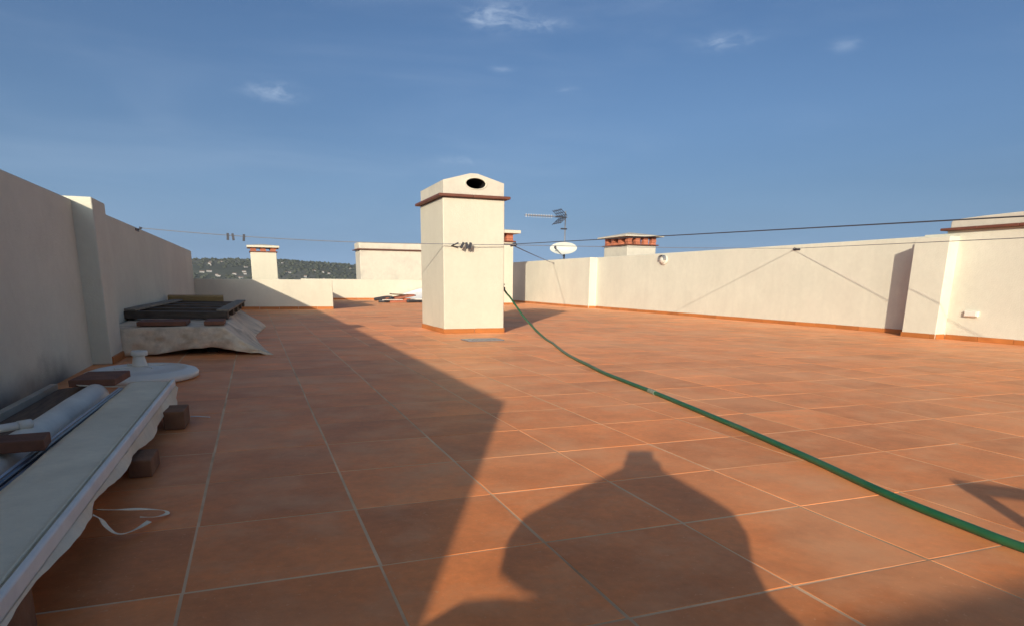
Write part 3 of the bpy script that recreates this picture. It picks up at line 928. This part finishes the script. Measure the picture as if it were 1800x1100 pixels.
# ------------------------------------------------------------------ clutter along the left wall
# long padded panel on clay blocks
XO, XI, YE, YN, ZT = -.275, -.520, 2.80, -1.3, .160
pn = thing('padded_panel', 'long cream cloth covered panel with white rim lying along the left wall', 'panel', (-.4, .75, 0))
top = MB()
nx, ny = 8, 60
rp = random.Random(2)
for j in range(ny + 1):
    y = YN + (YE - YN) * j / ny
    for i in range(nx + 1):
        s = i / nx
        x = XI + (XO - .022 - XI) * s + (.004 * mnoise.noise((y * 3, 0, 1)) if i == 0 else 0)
        z = ZT + .006 * math.sin(math.pi * s) + .004 * mnoise.noise((x * 7, y * 2.2, 0)) + .0018 * mnoise.noise((x * 30, y * 14, 4))
        top.v.append((x, y, z))
for j in range(ny):
    for i in range(nx):
        a = j * (nx + 1) + i
        top.f.append((a, a + 1, a + nx + 2, a + nx + 1))
# edges down to the underside
o = len(top.v)
ring = [j * (nx + 1) for j in range(ny + 1)] + [ny * (nx + 1) + i for i in range(1, nx + 1)] + [j * (nx + 1) + nx for j in range(ny - 1, -1, -1)] + [i for i in range(nx - 1, 0, -1)]
for a in ring:
    x, y, z = top.v[a]; top.v.append((x, y, ZT - .045))
for k in range(len(ring)):
    k2 = (k + 1) % len(ring)
    top.f.append((ring[k], ring[k2], o + k2, o + k))
top.f.append(tuple(o + k for k in range(len(ring))))
mk('cover', top, M_CLOTH, pn, True)
mk('rim', MB().box(XO - .020, XO, YN, YE + .012, ZT - .032, ZT + .010), M_RIM, pn, bevel=.006, seg=3)
mk('piping', MB().tube([(XO - .030, YN, ZT + .006), (XO - .030, YE, ZT + .006)], .0035, 6), M_CLOTH, pn)
# torn cloth hanging below the rim
hem = [(YN, .128), (-.3, .124), (-.118, .124), (.14, .118), (.30, .108), (.429, .095), (.452, .124), (.521, .118), (.767, .108), (1.0, .098), (1.168, .094), (1.453, .076), (1.754, .066), (2.019, .072), (2.12, .088), (2.21, .088), (2.30, .074), (2.42, .05), (2.55, .035), (2.66, .05), (2.74, .085), (2.80, .12)]


def hem_z(y):
    for (a, za), (b, zb2) in zip(hem, hem[1:]):
        if a <= y <= b: return za + (zb2 - za) * (y - a) / (b - a)
    return .12


hc = MB(); nj = 120
for j in range(nj + 1):
    y = YN + (2.80 - YN) * j / nj
    zb2 = hem_z(y) + .004 * mnoise.noise((y * 16, 3, 1))
    for i in range(5):
        s = i / 4
        z = ZT - .028 + (zb2 - (ZT - .028)) * s
        x = XO + .002 + s * (.010 * math.sin(y * 9) + .012 + .035 * max(0, (ZT - .09 - zb2)) / .06) + .003 * mnoise.noise((y * 12, s * 2, 8))
        hc.v.append((x, y, z))
for j in range(nj):
    for i in range(4):
        a = j * 5 + i
        hc.f.append((a, a + 1, a + 6, a + 5))
o_ = len(hc.v)
hc.v += [(x - .003, y, z) for x, y, z in hc.v[:o_]]
hc.f += [tuple(reversed([i + o_ for i in f])) for f in hc.f[:]]
mk('hanging_cloth', hc, M_CLOTH, pn, True)


def strip(pts, w, label, mtl=M_CLOTH, name='cloth_tie', parent=None):
    pts = spline(pts, 5); mb = MB()
    for i, p in enumerate(pts):
        t = (pts[min(i + 1, len(pts) - 1)] - pts[max(i - 1, 0)]).normalized()
        sd = Vector((t.y, -t.x, 0)); sd = sd.normalized() if sd.length > 1e-4 else Vector((1, 0, 0))
        tw = .5 * math.sin(i * .35)
        sd = sd * math.cos(tw) + Vector((0, 0, 1)) * math.sin(tw) * .6
        mb.v += [p + sd * w, p - sd * w, p + sd * w + Vector((0, 0, -.002)), p - sd * w + Vector((0, 0, -.002))]
    for i in range(len(pts) - 1):
        a = i * 4
        mb.f += [(a, a + 1, a + 5, a + 4), (a + 2, a + 6, a + 7, a + 3), (a, a + 4, a + 6, a + 2), (a + 1, a + 3, a + 7, a + 5)]
    return mk(name, mb, mtl, parent)


strip([(-.27, .47, .10), (-.25, .50, .085), (-.21, .55, .065), (-.165, .60, .045), (-.115, .65, .018), (-.10, .63, .012), (-.13, .60, .014), (-.175, .59, .022)], .007, None, parent=pn)
strip([(-.268, .43, .095), (-.25, .43, .08), (-.235, .42, .058), (-.215, .42, .036), (-.195, .44, .024), (-.165, .48, .022), (-.14, .53, .024)], .008, None, parent=pn)

# blocks under the panel
for (bx, by, w, d_, h, lab) in ((-.215, 2.17, .10, .22, .098, 'dark clay block under the far end of the cream panel'), (-.250, 1.25, .085, .20, .072, 'dark clay block under the middle of the cream panel'),
                               (-.36, -.2, .15, .22, .11, 'clay block under the near end of the cream panel')):
    t = tag(mk('clay_block', MB().box(-w / 2, w / 2, -d_ / 2, d_ / 2, .002, h, rotz(bx, by, random.uniform(-.05, .05))), M_BLOCK, bevel=.005), lab, 'block', 'clay blocks propping the panel')
tag(mk('string', MB().tube(spline([(-.17, 2.40, .006), (-.12, 2.39, .004), (-.065, 2.35, .004)]), .0035, 5), M_PAPER), 'short pale string on the tiles by the far clay block', 'string')

# poles lying beside the panel
for k, (xa, xb, z, r, mtl, lab) in enumerate(((-.545, -.535, .128, .011, M_POLE, 'dark blue pole lying against the cream panel'), (-.571, -.555, .134, .012, M_POLE, 'black pole in the middle of the pole bundle beside the panel'),
                                              (-.598, -.575, .129, .011, M_GREYPOLE, 'light grey pole lying beside the white roll'))):
    o = tag(mk('metal_pole', MB().tube([(xa - .03, -1.2, z), (xb, 2.66 + .05 * k, z)], r, 10), mtl, smooth=True), lab, 'pole', 'poles beside the panel')

# rolled sheet
rl = thing('rolled_sheet', 'thick grey white rolled sheet between the poles and the brown board', 'roll', (-.72, 1.9, 0))
rp_ = []
for k in range(9):
    rp_.append((.070 + (.004 if k % 2 else 0), -1.0 + k * (3.85 / 8)))
cyl = MB().tube([(-.722 + .004 * math.sin(k), y, .084) for k, (r, y) in enumerate(rp_)], [r for r, y in rp_], 20)
mk('roll', cyl, M_ROLL, rl, True)
mk('loose_edge', MB().box(-.655, -.60, -1.0, 2.80, .082, .086).box(-.652, -.648, -1.0, 2.80, .082, .095), M_ROLL, rl)
mk('frayed_end', MB().add([(-.80, 2.84, .15), (-.64, 2.84, .135), (-.55, 2.92, .12), (-.70, 2.99, .12), (-.86, 2.99, .14), (-.80, 2.84, .146), (-.64, 2.84, .131), (-.55, 2.92, .116), (-.70, 2.99, .116), (-.86, 2.99, .136)],
                         [(0, 1, 2, 3, 4), (9, 8, 7, 6, 5), (0, 5, 6, 1), (1, 6, 7, 2), (2, 7, 8, 3), (3, 8, 9, 4), (4, 9, 5, 0)]), M_CLOTH, rl)

# brown board with a pale batten along the wall
bd = thing('board', 'dirty brown board lying by the left wall behind the white roll', 'board', (-.92, 2.2, 0))
Mb_ = Matrix.Translation((-.915, 1.6, .078)) @ Matrix.Rotation(-.12, 4, 'Y')
mk('panel', MB().box(-.085, .085, -1.6, 1.62, -.010, .010, Mb_), M_BROWNWOOD, bd, bevel=.002)
mk('batten', MB().box(-1.045, -1.005, 0.1, 3.24, .004, .112), M_PALEWOOD, bd, bevel=.003)
mk('support', MB().box(-.99, -.85, 2.9, 3.0, .003, .062).box(-.99, -.85, .9, 1.0, .003, .062), M_BROWNWOOD, bd)

# white pipe lying across
wp = thing('white_pipe', 'short white pipe with open dark end lying across the roll', 'pipe', (-.80, 1.45, .15))
pa, pb = Vector((-1.10, 1.20, .170)), Vector((-.705, 1.555, .172))
mk('tube', MB().tube([pa, pb], .0165, 14), M_WHITE, wp, True)
dv = (pb - pa).normalized()
mk('collar', MB().tube([pb - dv * .05, pb + dv * .002], .0195, 14), M_WHITE, wp, True)
mk('bore_shade', MB().tube([pb - dv * .01, pb + dv * .004], .0125, 14), M_SOOT_SHADE, wp)  # black plug standing in for the shade inside the pipe mouth

# bricks near the camera and on the far end
b1 = MB().box(-.11, .11, -.075, .075, 0, .042, Matrix.Translation((-.655, 1.14, .155)) @ Matrix.Rotation(.10, 4, 'Z'))
tag(mk('brick', b1, M_BRICKD, bevel=.004), 'dull red brick lying on the white roll nearest the camera', 'brick', 'loose bricks in the clutter')
b2 = MB().box(-.125, .125, -.21, .21, 0, .042, Matrix.Translation((-.735, 3.12, .130)) @ Matrix.Rotation(-.05, 4, 'Z'))
tag(mk('brick', b2, M_BRICKD, bevel=.004), 'flat brown brick across the far end of the white roll', 'brick', 'loose bricks in the clutter')

# parasol base
pb_ = thing('parasol_base', 'round white parasol base with upright neck behind the cream panel', 'parasol base', (-.66, 4.22, 0))
mk('disc', MB().lathe([(.40, .002), (.43, .012), (.435, .040), (.42, .058), (.38, .064), (.375, .072), (.33, .078), (.325, .072), (.12, .082), (.10, .088)], 48, (-.66, 4.22, 0), .95, 1.2), M_WHITE, pb_, True)
mk('neck', MB().lathe([(.062, .082), (.056, .10), (.042, .165), (.040, .175)], 20, (-.685, 4.3, 0)), M_WHITE, pb_, True)
mk('collar', MB().lathe([(.050, .170), (.062, .176), (.062, .205), (.054, .212), (.046, .213), (.044, .19)], 20, (-.68, 4.3, 0)), M_WHITE, pb_, True)
for k in range(4):
    a = k * math.pi / 2 + .6
    M = Matrix.Translation((-.685, 4.3, 0)) @ Matrix.Rotation(a, 4, 'Z')
    mk('rib', MB().box(.055, .20, -.008, .008, .079, .092, M), M_WHITE, pb_, bevel=.003)

# ------------------------------------------------------------------ tarp heap
tarp = MB()
NX, NY, NS = 60, 44, 8
HX = .285


def tarp_edge(y):
    """how far right the sheet runs at depth y"""
    pts = [(5.69, .37), (6.3, .30), (7.0, .25), (8.0, .20), (8.6, .22), (9.4, .30), (10.3, .38), (11.0, .33), (11.7, .15)]
    for (a, va), (b, vb) in zip(pts, pts[1:]):
        if a <= y <= b: return va + (vb - va) * (y - a) / (b - a)
    return pts[-1][1]


grid = {}
for j in range(NY + 1):
    tj = j / NY
    for i in range(NX + 1):
        ti = i / NX
        yf = 5.95 - .26 * max(0, (ti - .66) / .34) ** 1.3
        y = yf + (11.6 - yf) * tj
        xr = tarp_edge(y)
        x = -1.19 + (xr + 1.19) * ti
        brk = -.12 + .05 * math.sin(y * 1.1)
        f = max(0.0, min(1.0, (x - brk) / max(.05, xr - brk)))
        top_z = HX + .035 * tj
        lobes = .5 + .5 * math.sin(y * 2.2 + 1.0)
        z = top_z * (1 - f) ** (.75 + .5 * lobes)
        z += (.012 * mnoise.noise((x * 4, y * 1.6, 0)) + .022 * mnoise.noise((x * 9, y * 3.4, 5)) * (f * (1 - f) * 4 * .9 + .12)) if tj > 0.0 else .006 * mnoise.noise((x * 5, 1, 2))
        ang = math.atan2(y - 6.6, x + .25)
        z += f * (1 - f) * 3.2 * .020 * (math.sin(ang * 13 + 2 * mnoise.noise((x * 2, y * .8, 3))) + .6 * math.sin(ang * 29)) * min(1, tj * 8)
        z += .014 * abs(mnoise.noise((x * 3.2 + y * .6, y * 1.1, 21))) * min(1, tj * 6)
        z = max(z, .006)
        if tj > .94: z = z * (1 - (tj - .94) / .06 * .9) + .004
        grid[i, j] = len(tarp.v); tarp.v.append((x, y, z))
for j in range(NY):
    for i in range(NX):
        tarp.f.append((grid[i, j], grid[i + 1, j], grid[i + 1, j + 1], grid[i, j + 1]))


def hem_front(x):
    pts = [(-1.19, .004), (-1.06, .006), (-.80, .022), (-.62, .045), (-.45, .072), (-.30, .080), (-.15, .074), (0, .045), (.15, .026), (.30, .010), (.37, .004)]
    for (a, va), (b, vb) in zip(pts, pts[1:]):
        if a <= x <= b: return va + (vb - va) * (x - a) / (b - a)
    return .004


prev = [grid[i, 0] for i in range(NX + 1)]
for k in range(1, NS + 1):
    s = k / NS
    row = []
    for i in range(NX + 1):
        x0_, y0_, z0_ = tarp.v[grid[i, 0]]
        zb2 = min(max(.004, hem_front(x0_) + .012 * mnoise.noise((x0_ * 11, 2, 5))), z0_)
        z = z0_ + (zb2 - z0_) * s
        amp = min(1, (z0_ - zb2) / .12)
        y = y0_ - amp * (.05 * s + .022 * s * math.sin(x0_ * 17 + s * 2) + .07 * s * abs(mnoise.noise((x0_ * 4.5 + s * 1.5, s * 2.2, 9))) + .05 * math.sin(s * math.pi) * mnoise.noise((x0_ * 9, s * 6, 14)))
        x = x0_ + amp * .02 * s * mnoise.noise((x0_ * 5, s * 2, 12))
        row.append(len(tarp.v)); tarp.v.append((x, y, z))
    for i in range(NX):
        tarp.f.append((prev[i + 1], prev[i], row[i], row[i + 1]))
    prev = row
tarp_o = mk('tarp', tarp, M_TARP, smooth=True, origin=(-.4, 8, 0))
sm = tarp_o.modifiers.new('thickness', 'SOLIDIFY'); sm.thickness = .006; sm.offset = -1
tag(tarp_o, 'dirty beige tarp draped over a heap beside the left wall', 'tarp')
# what the sheet lies on
tag(mk('crate', MB().box(-1.17, -.16, 6.12, 11.2, .09, .262).box(-1.15, -1.05, 6.2, 6.4, .002, .09).box(-.30, -.20, 6.2, 6.4, .002, .09).box(-1.15, -1.05, 10.8, 11, .002, .09).box(-.30, -.20, 10.8, 11, .002, .09), M_BLACKWOOD),
    'dark low crate hidden beneath the beige tarp', 'crate')

# black slatted pallet on the tarp
pl = thing('pallet', 'blackened wooden slatted frame lying on top of the beige tarp', 'pallet', (-.6, 9.1, .31))
Mp_ = Matrix.Translation((-.60, 9.2, .325)) @ Matrix.Rotation(-.035, 4, 'Z') @ Matrix.Rotation(.012, 4, 'Y')
for k, (yy, dpt) in enumerate(((-1.98, .11), (-.95, .12), (.05, .12), (1.05, .12), (1.95, .11))):
    mk('slat', MB().box(-.56, .575, yy - dpt, yy + dpt, -.012 + .004 * (k % 2), .072, Mp_), M_BLACKWOOD, pl, bevel=.006)
for sx in (-.50, .52):
    mk('side_board', MB().box(sx - .075, sx + .075, -2.05, 2.05, .073, .100, Mp_), M_GREYWOOD, pl, bevel=.006)
for sx in (-.50, 0, .5):
    mk('runner', MB().box(sx - .035, sx + .035, -2.0, 2.0, -.04, -.012, Mp_), M_BLACKWOOD, pl)
yk = MB().box(-.46, .43, -.04, .04, -.10, .055, Matrix.Translation((-.73, 11.30, .44)) @ Matrix.Rotation(.35, 4, 'X'))
tag(mk('plank', yk, M_YELLOWWOOD, bevel=.004), 'yellow pine plank propped behind the black pallet', 'plank')
for cx, w, lab, mtl in ((-.71, .47, 'long thin red clay tile on the front edge of the tarp', M_BRICKD), (-.205, .20, 'short red clay tile on the tarp below the pallet corner', M_BRICKD)):
    tag(mk('clay_tile', MB().box(cx - w / 2, cx + w / 2, 6.10, 6.62, .296, .338), mtl, bevel=.004), lab, 'tile', 'loose clay tiles on the tarp')

# ------------------------------------------------------------------ rubble by the far wall
rr_ = [((5.25, 23.2, .003), (.42, .30, .07), .2, 0, M_BRICK, 'orange clay slab at the bottom of the far rubble heap', 'clay_slab', 'slab'),
       ((5.62, 23.9, .010), (.50, .40, .13), -.15, .06, M_BRICK, 'thick orange clay slab in the far rubble heap', 'clay_slab', 'slab'),
       ((5.45, 23.75, .150), (.46, .34, .07), .25, -.16, M_BRICK, 'tilted orange clay slab on top of the thick one', 'clay_slab', 'slab'),
       ((5.60, 24.0, .245), (.46, .26, .045), .05, .05, M_BROWNWOOD, 'dark brown board topping the far rubble heap', 'board', 'board')]
for (x, y, z), (w, d_, h), a, tl, mtl, lab, nm, ct in rr_:
    tag(mk(nm, MB().box(-w, w, -d_, d_, 0, h, rotz(x, y, a, z) @ Matrix.Rotation(tl, 4, 'Y')), mtl, bevel=.012), lab, ct)
tag(mk('black_pipe', MB().tube(spline([(4.50, 23.0, .06), (4.80, 22.9, .07), (5.05, 23.3, .15), (5.05, 24.2, .16), (4.7, 25.0, .07)]), .065, 8), M_WIRE, smooth=True), 'black bent pipe at the near end of the far rubble heap', 'pipe')
tag(mk('black_pipe', MB().tube(spline([(5.5, 22.75, .06), (6.0, 22.9, .07), (6.6, 23.0, .07), (7.2, 22.9, .06)]), .06, 8), M_WIRE, smooth=True), 'black straight pipe running behind the big chimney', 'pipe')
tag(mk('white_batten', MB().box(-.7, .7, -.02, .02, 0, .03, rotz(6.35, 22.8, -.08, .11)), M_WHITE), 'white batten lying on the black pipe by the big chimney', 'batten')
tag(mk('white_batten', MB().box(-.42, .42, -.02, .02, 0, .03, rotz(4.98, 22.85, .35, .09)), M_WHITE), 'white batten slanting across the near end of the rubble heap', 'batten')
ws = MB()
for j in range(9):
    for i in range(15):
        s, t = i / 14, j / 8
        x = 5.95 + 1.9 * s
        hgt = .10 + .62 * s ** .8
        ws.v.append((x + .05 * mnoise.noise((i * .6, j * .5, 0)), 26.92 - 1.3 * (1 - t) ** 1.6 + .07 * mnoise.noise((i * .5, j * .7, 3)), .01 + hgt * t + .05 * mnoise.noise((i * .45, j * .5, 6)) * t))
for j in range(8):
    for i in range(14):
        a = j * 15 + i
        ws.f.append((a, a + 1, a + 16, a + 15))
w_o = mk('plastic_sheet', ws, M_SHEET, smooth=True, origin=(6.8, 26.3, 0))
sm = w_o.modifiers.new('thickness', 'SOLIDIFY'); sm.thickness = .008
tag(w_o, 'crumpled white plastic sheet leaning on the farthest wall by the chimney', 'plastic sheet')

# ------------------------------------------------------------------ photographer, phone and an added shadow-casting stand behind the camera
HD = Vector((.540, .842, 0)); LAT = Vector((.842, -.540, 0))
base = Vector((CAM.x, CAM.y, 0))
W = lambda l, b, z: base + LAT * l - HD * b + Vector((0, 0, z))
ps = thing('person', 'photographer in a dark jacket squatting and holding up a phone', 'person', W(0, .5, 0))
V = [W(.04, .60, .38), W(.075, .56, .50), W(0, .55, .57), W(.01, .52, .64), W(.025, .44, .735), W(.03, .42, .775),
     W(-.20, .52, .635), W(-.355, .30, .555), W(-.06, .14, .715), W(.21, .52, .665), W(.305, .30, .615), W(.07, .14, .725),
     W(-.14, .50, .36), W(-.46, .25, .395), W(-.30, .42, .07), W(-.33, .28, .04),
     W(.16, .50, .38), W(.37, .25, .44), W(.27, .42, .07), W(.30, .28, .04), W(-.045, .09, .735), W(.04, .09, .74)]
E_ = [(0, 1), (1, 2), (2, 3), (3, 4), (4, 5), (2, 6), (6, 7), (7, 8), (2, 9), (9, 10), (10, 11), (0, 12), (12, 13), (13, 14), (14, 15), (0, 16), (16, 17), (17, 18), (18, 19), (8, 20), (11, 21)]
RD = [.29, .30, .24, .13, .125, .105, .125, .075, .050, .125, .072, .048, .17, .075, .05, .04, .19, .095, .05, .04, .030, .030]
me = bpy.data.meshes.new('body')
o0 = ORIGIN[ps.name]
me.from_pydata([v - o0 for v in V], E_, [])
me.materials.append(M_SHIRT)
body = bpy.data.objects.new('body', me); COL.objects.link(body); body.parent = ps
sk = body.modifiers.new('skin', 'SKIN'); sk.use_smooth_shade = True
if not me.skin_vertices: me.skin_vertices.new()
for i, r in enumerate(RD): me.skin_vertices[0].data[i].radius = (r, r)
me.skin_vertices[0].data[0].use_root = True
ss = body.modifiers.new('smooth', 'SUBSURF'); ss.levels = 1; ss.render_levels = 1
hair = MB().lathe([(.02, .10), (.07, .085), (.105, .04), (.115, -.01), (.112, -.05), (.10, -.06)], 16, W(.03, .47, .74))
mk('hair', hair, M_HAIR, ps, True)
ph = thing('phone', 'black phone held up in both hands', 'phone', CAM - FWD * .03)
Mph = cam.matrix_world.copy(); Mph.translation = CAM
mk('case', MB().box(-.066, .056, -.085, .030, .012, .022, Mph), M_PHONE, ph, bevel=.004)
mk('screen', MB().box(-.061, .051, -.080, .026, .0225, .0235, Mph), M_SOOT_SHADE, ph)
for s in (-1, 1):
    for k in range(4):
        l = s * .069 - .005; zz = -.075 + .018 * k
        mk('finger', MB().tube([Mph @ Vector((s * .07 - .005, zz - .012, .09)), Mph @ Vector((l, zz, .04)), Mph @ Vector((s * .064 - .005, zz + .002, .008)), Mph @ Vector((s * .050 - .005, zz + .003, .006))], [.011, .0095, .008, .007], 8), M_SKIN, ps, True)
    mk('thumb', MB().tube([Mph @ Vector((s * .07, -.08, .09)), Mph @ Vector((s * .062, -.06, .05)), Mph @ Vector((s * .05, -.035, .030))], [.014, .012, .009], 8), M_SKIN, ps, True)

A_ = Vector((1.575, -2.01, 0)); B_ = A_ + Vector((.67, -.74, 0)) * .62; C_ = A_ + Vector((-.54, -.84, 0)) * .60  # stand added out of view, laid out so its shadow forks on the tiles
cr = thing('shadow_stand', 'unseen three legged stand added to cast a forked shadow', 'stand', (A_ + B_ + C_) / 3)
for p in (A_, B_, C_):
    mk('leg', MB().tube([p + Vector((0, 0, .002)), p + Vector((0, 0, .60))], .030, 10), M_STEEL, cr, True)
for p, q in ((A_, B_), (B_, C_), (C_, A_)):
    e = (q - p).normalized() * .03
    mk('rail', MB().tube([p - e + Vector((0, 0, .607)), q + e + Vector((0, 0, .607))], .026, 10), M_STEEL, cr, True)
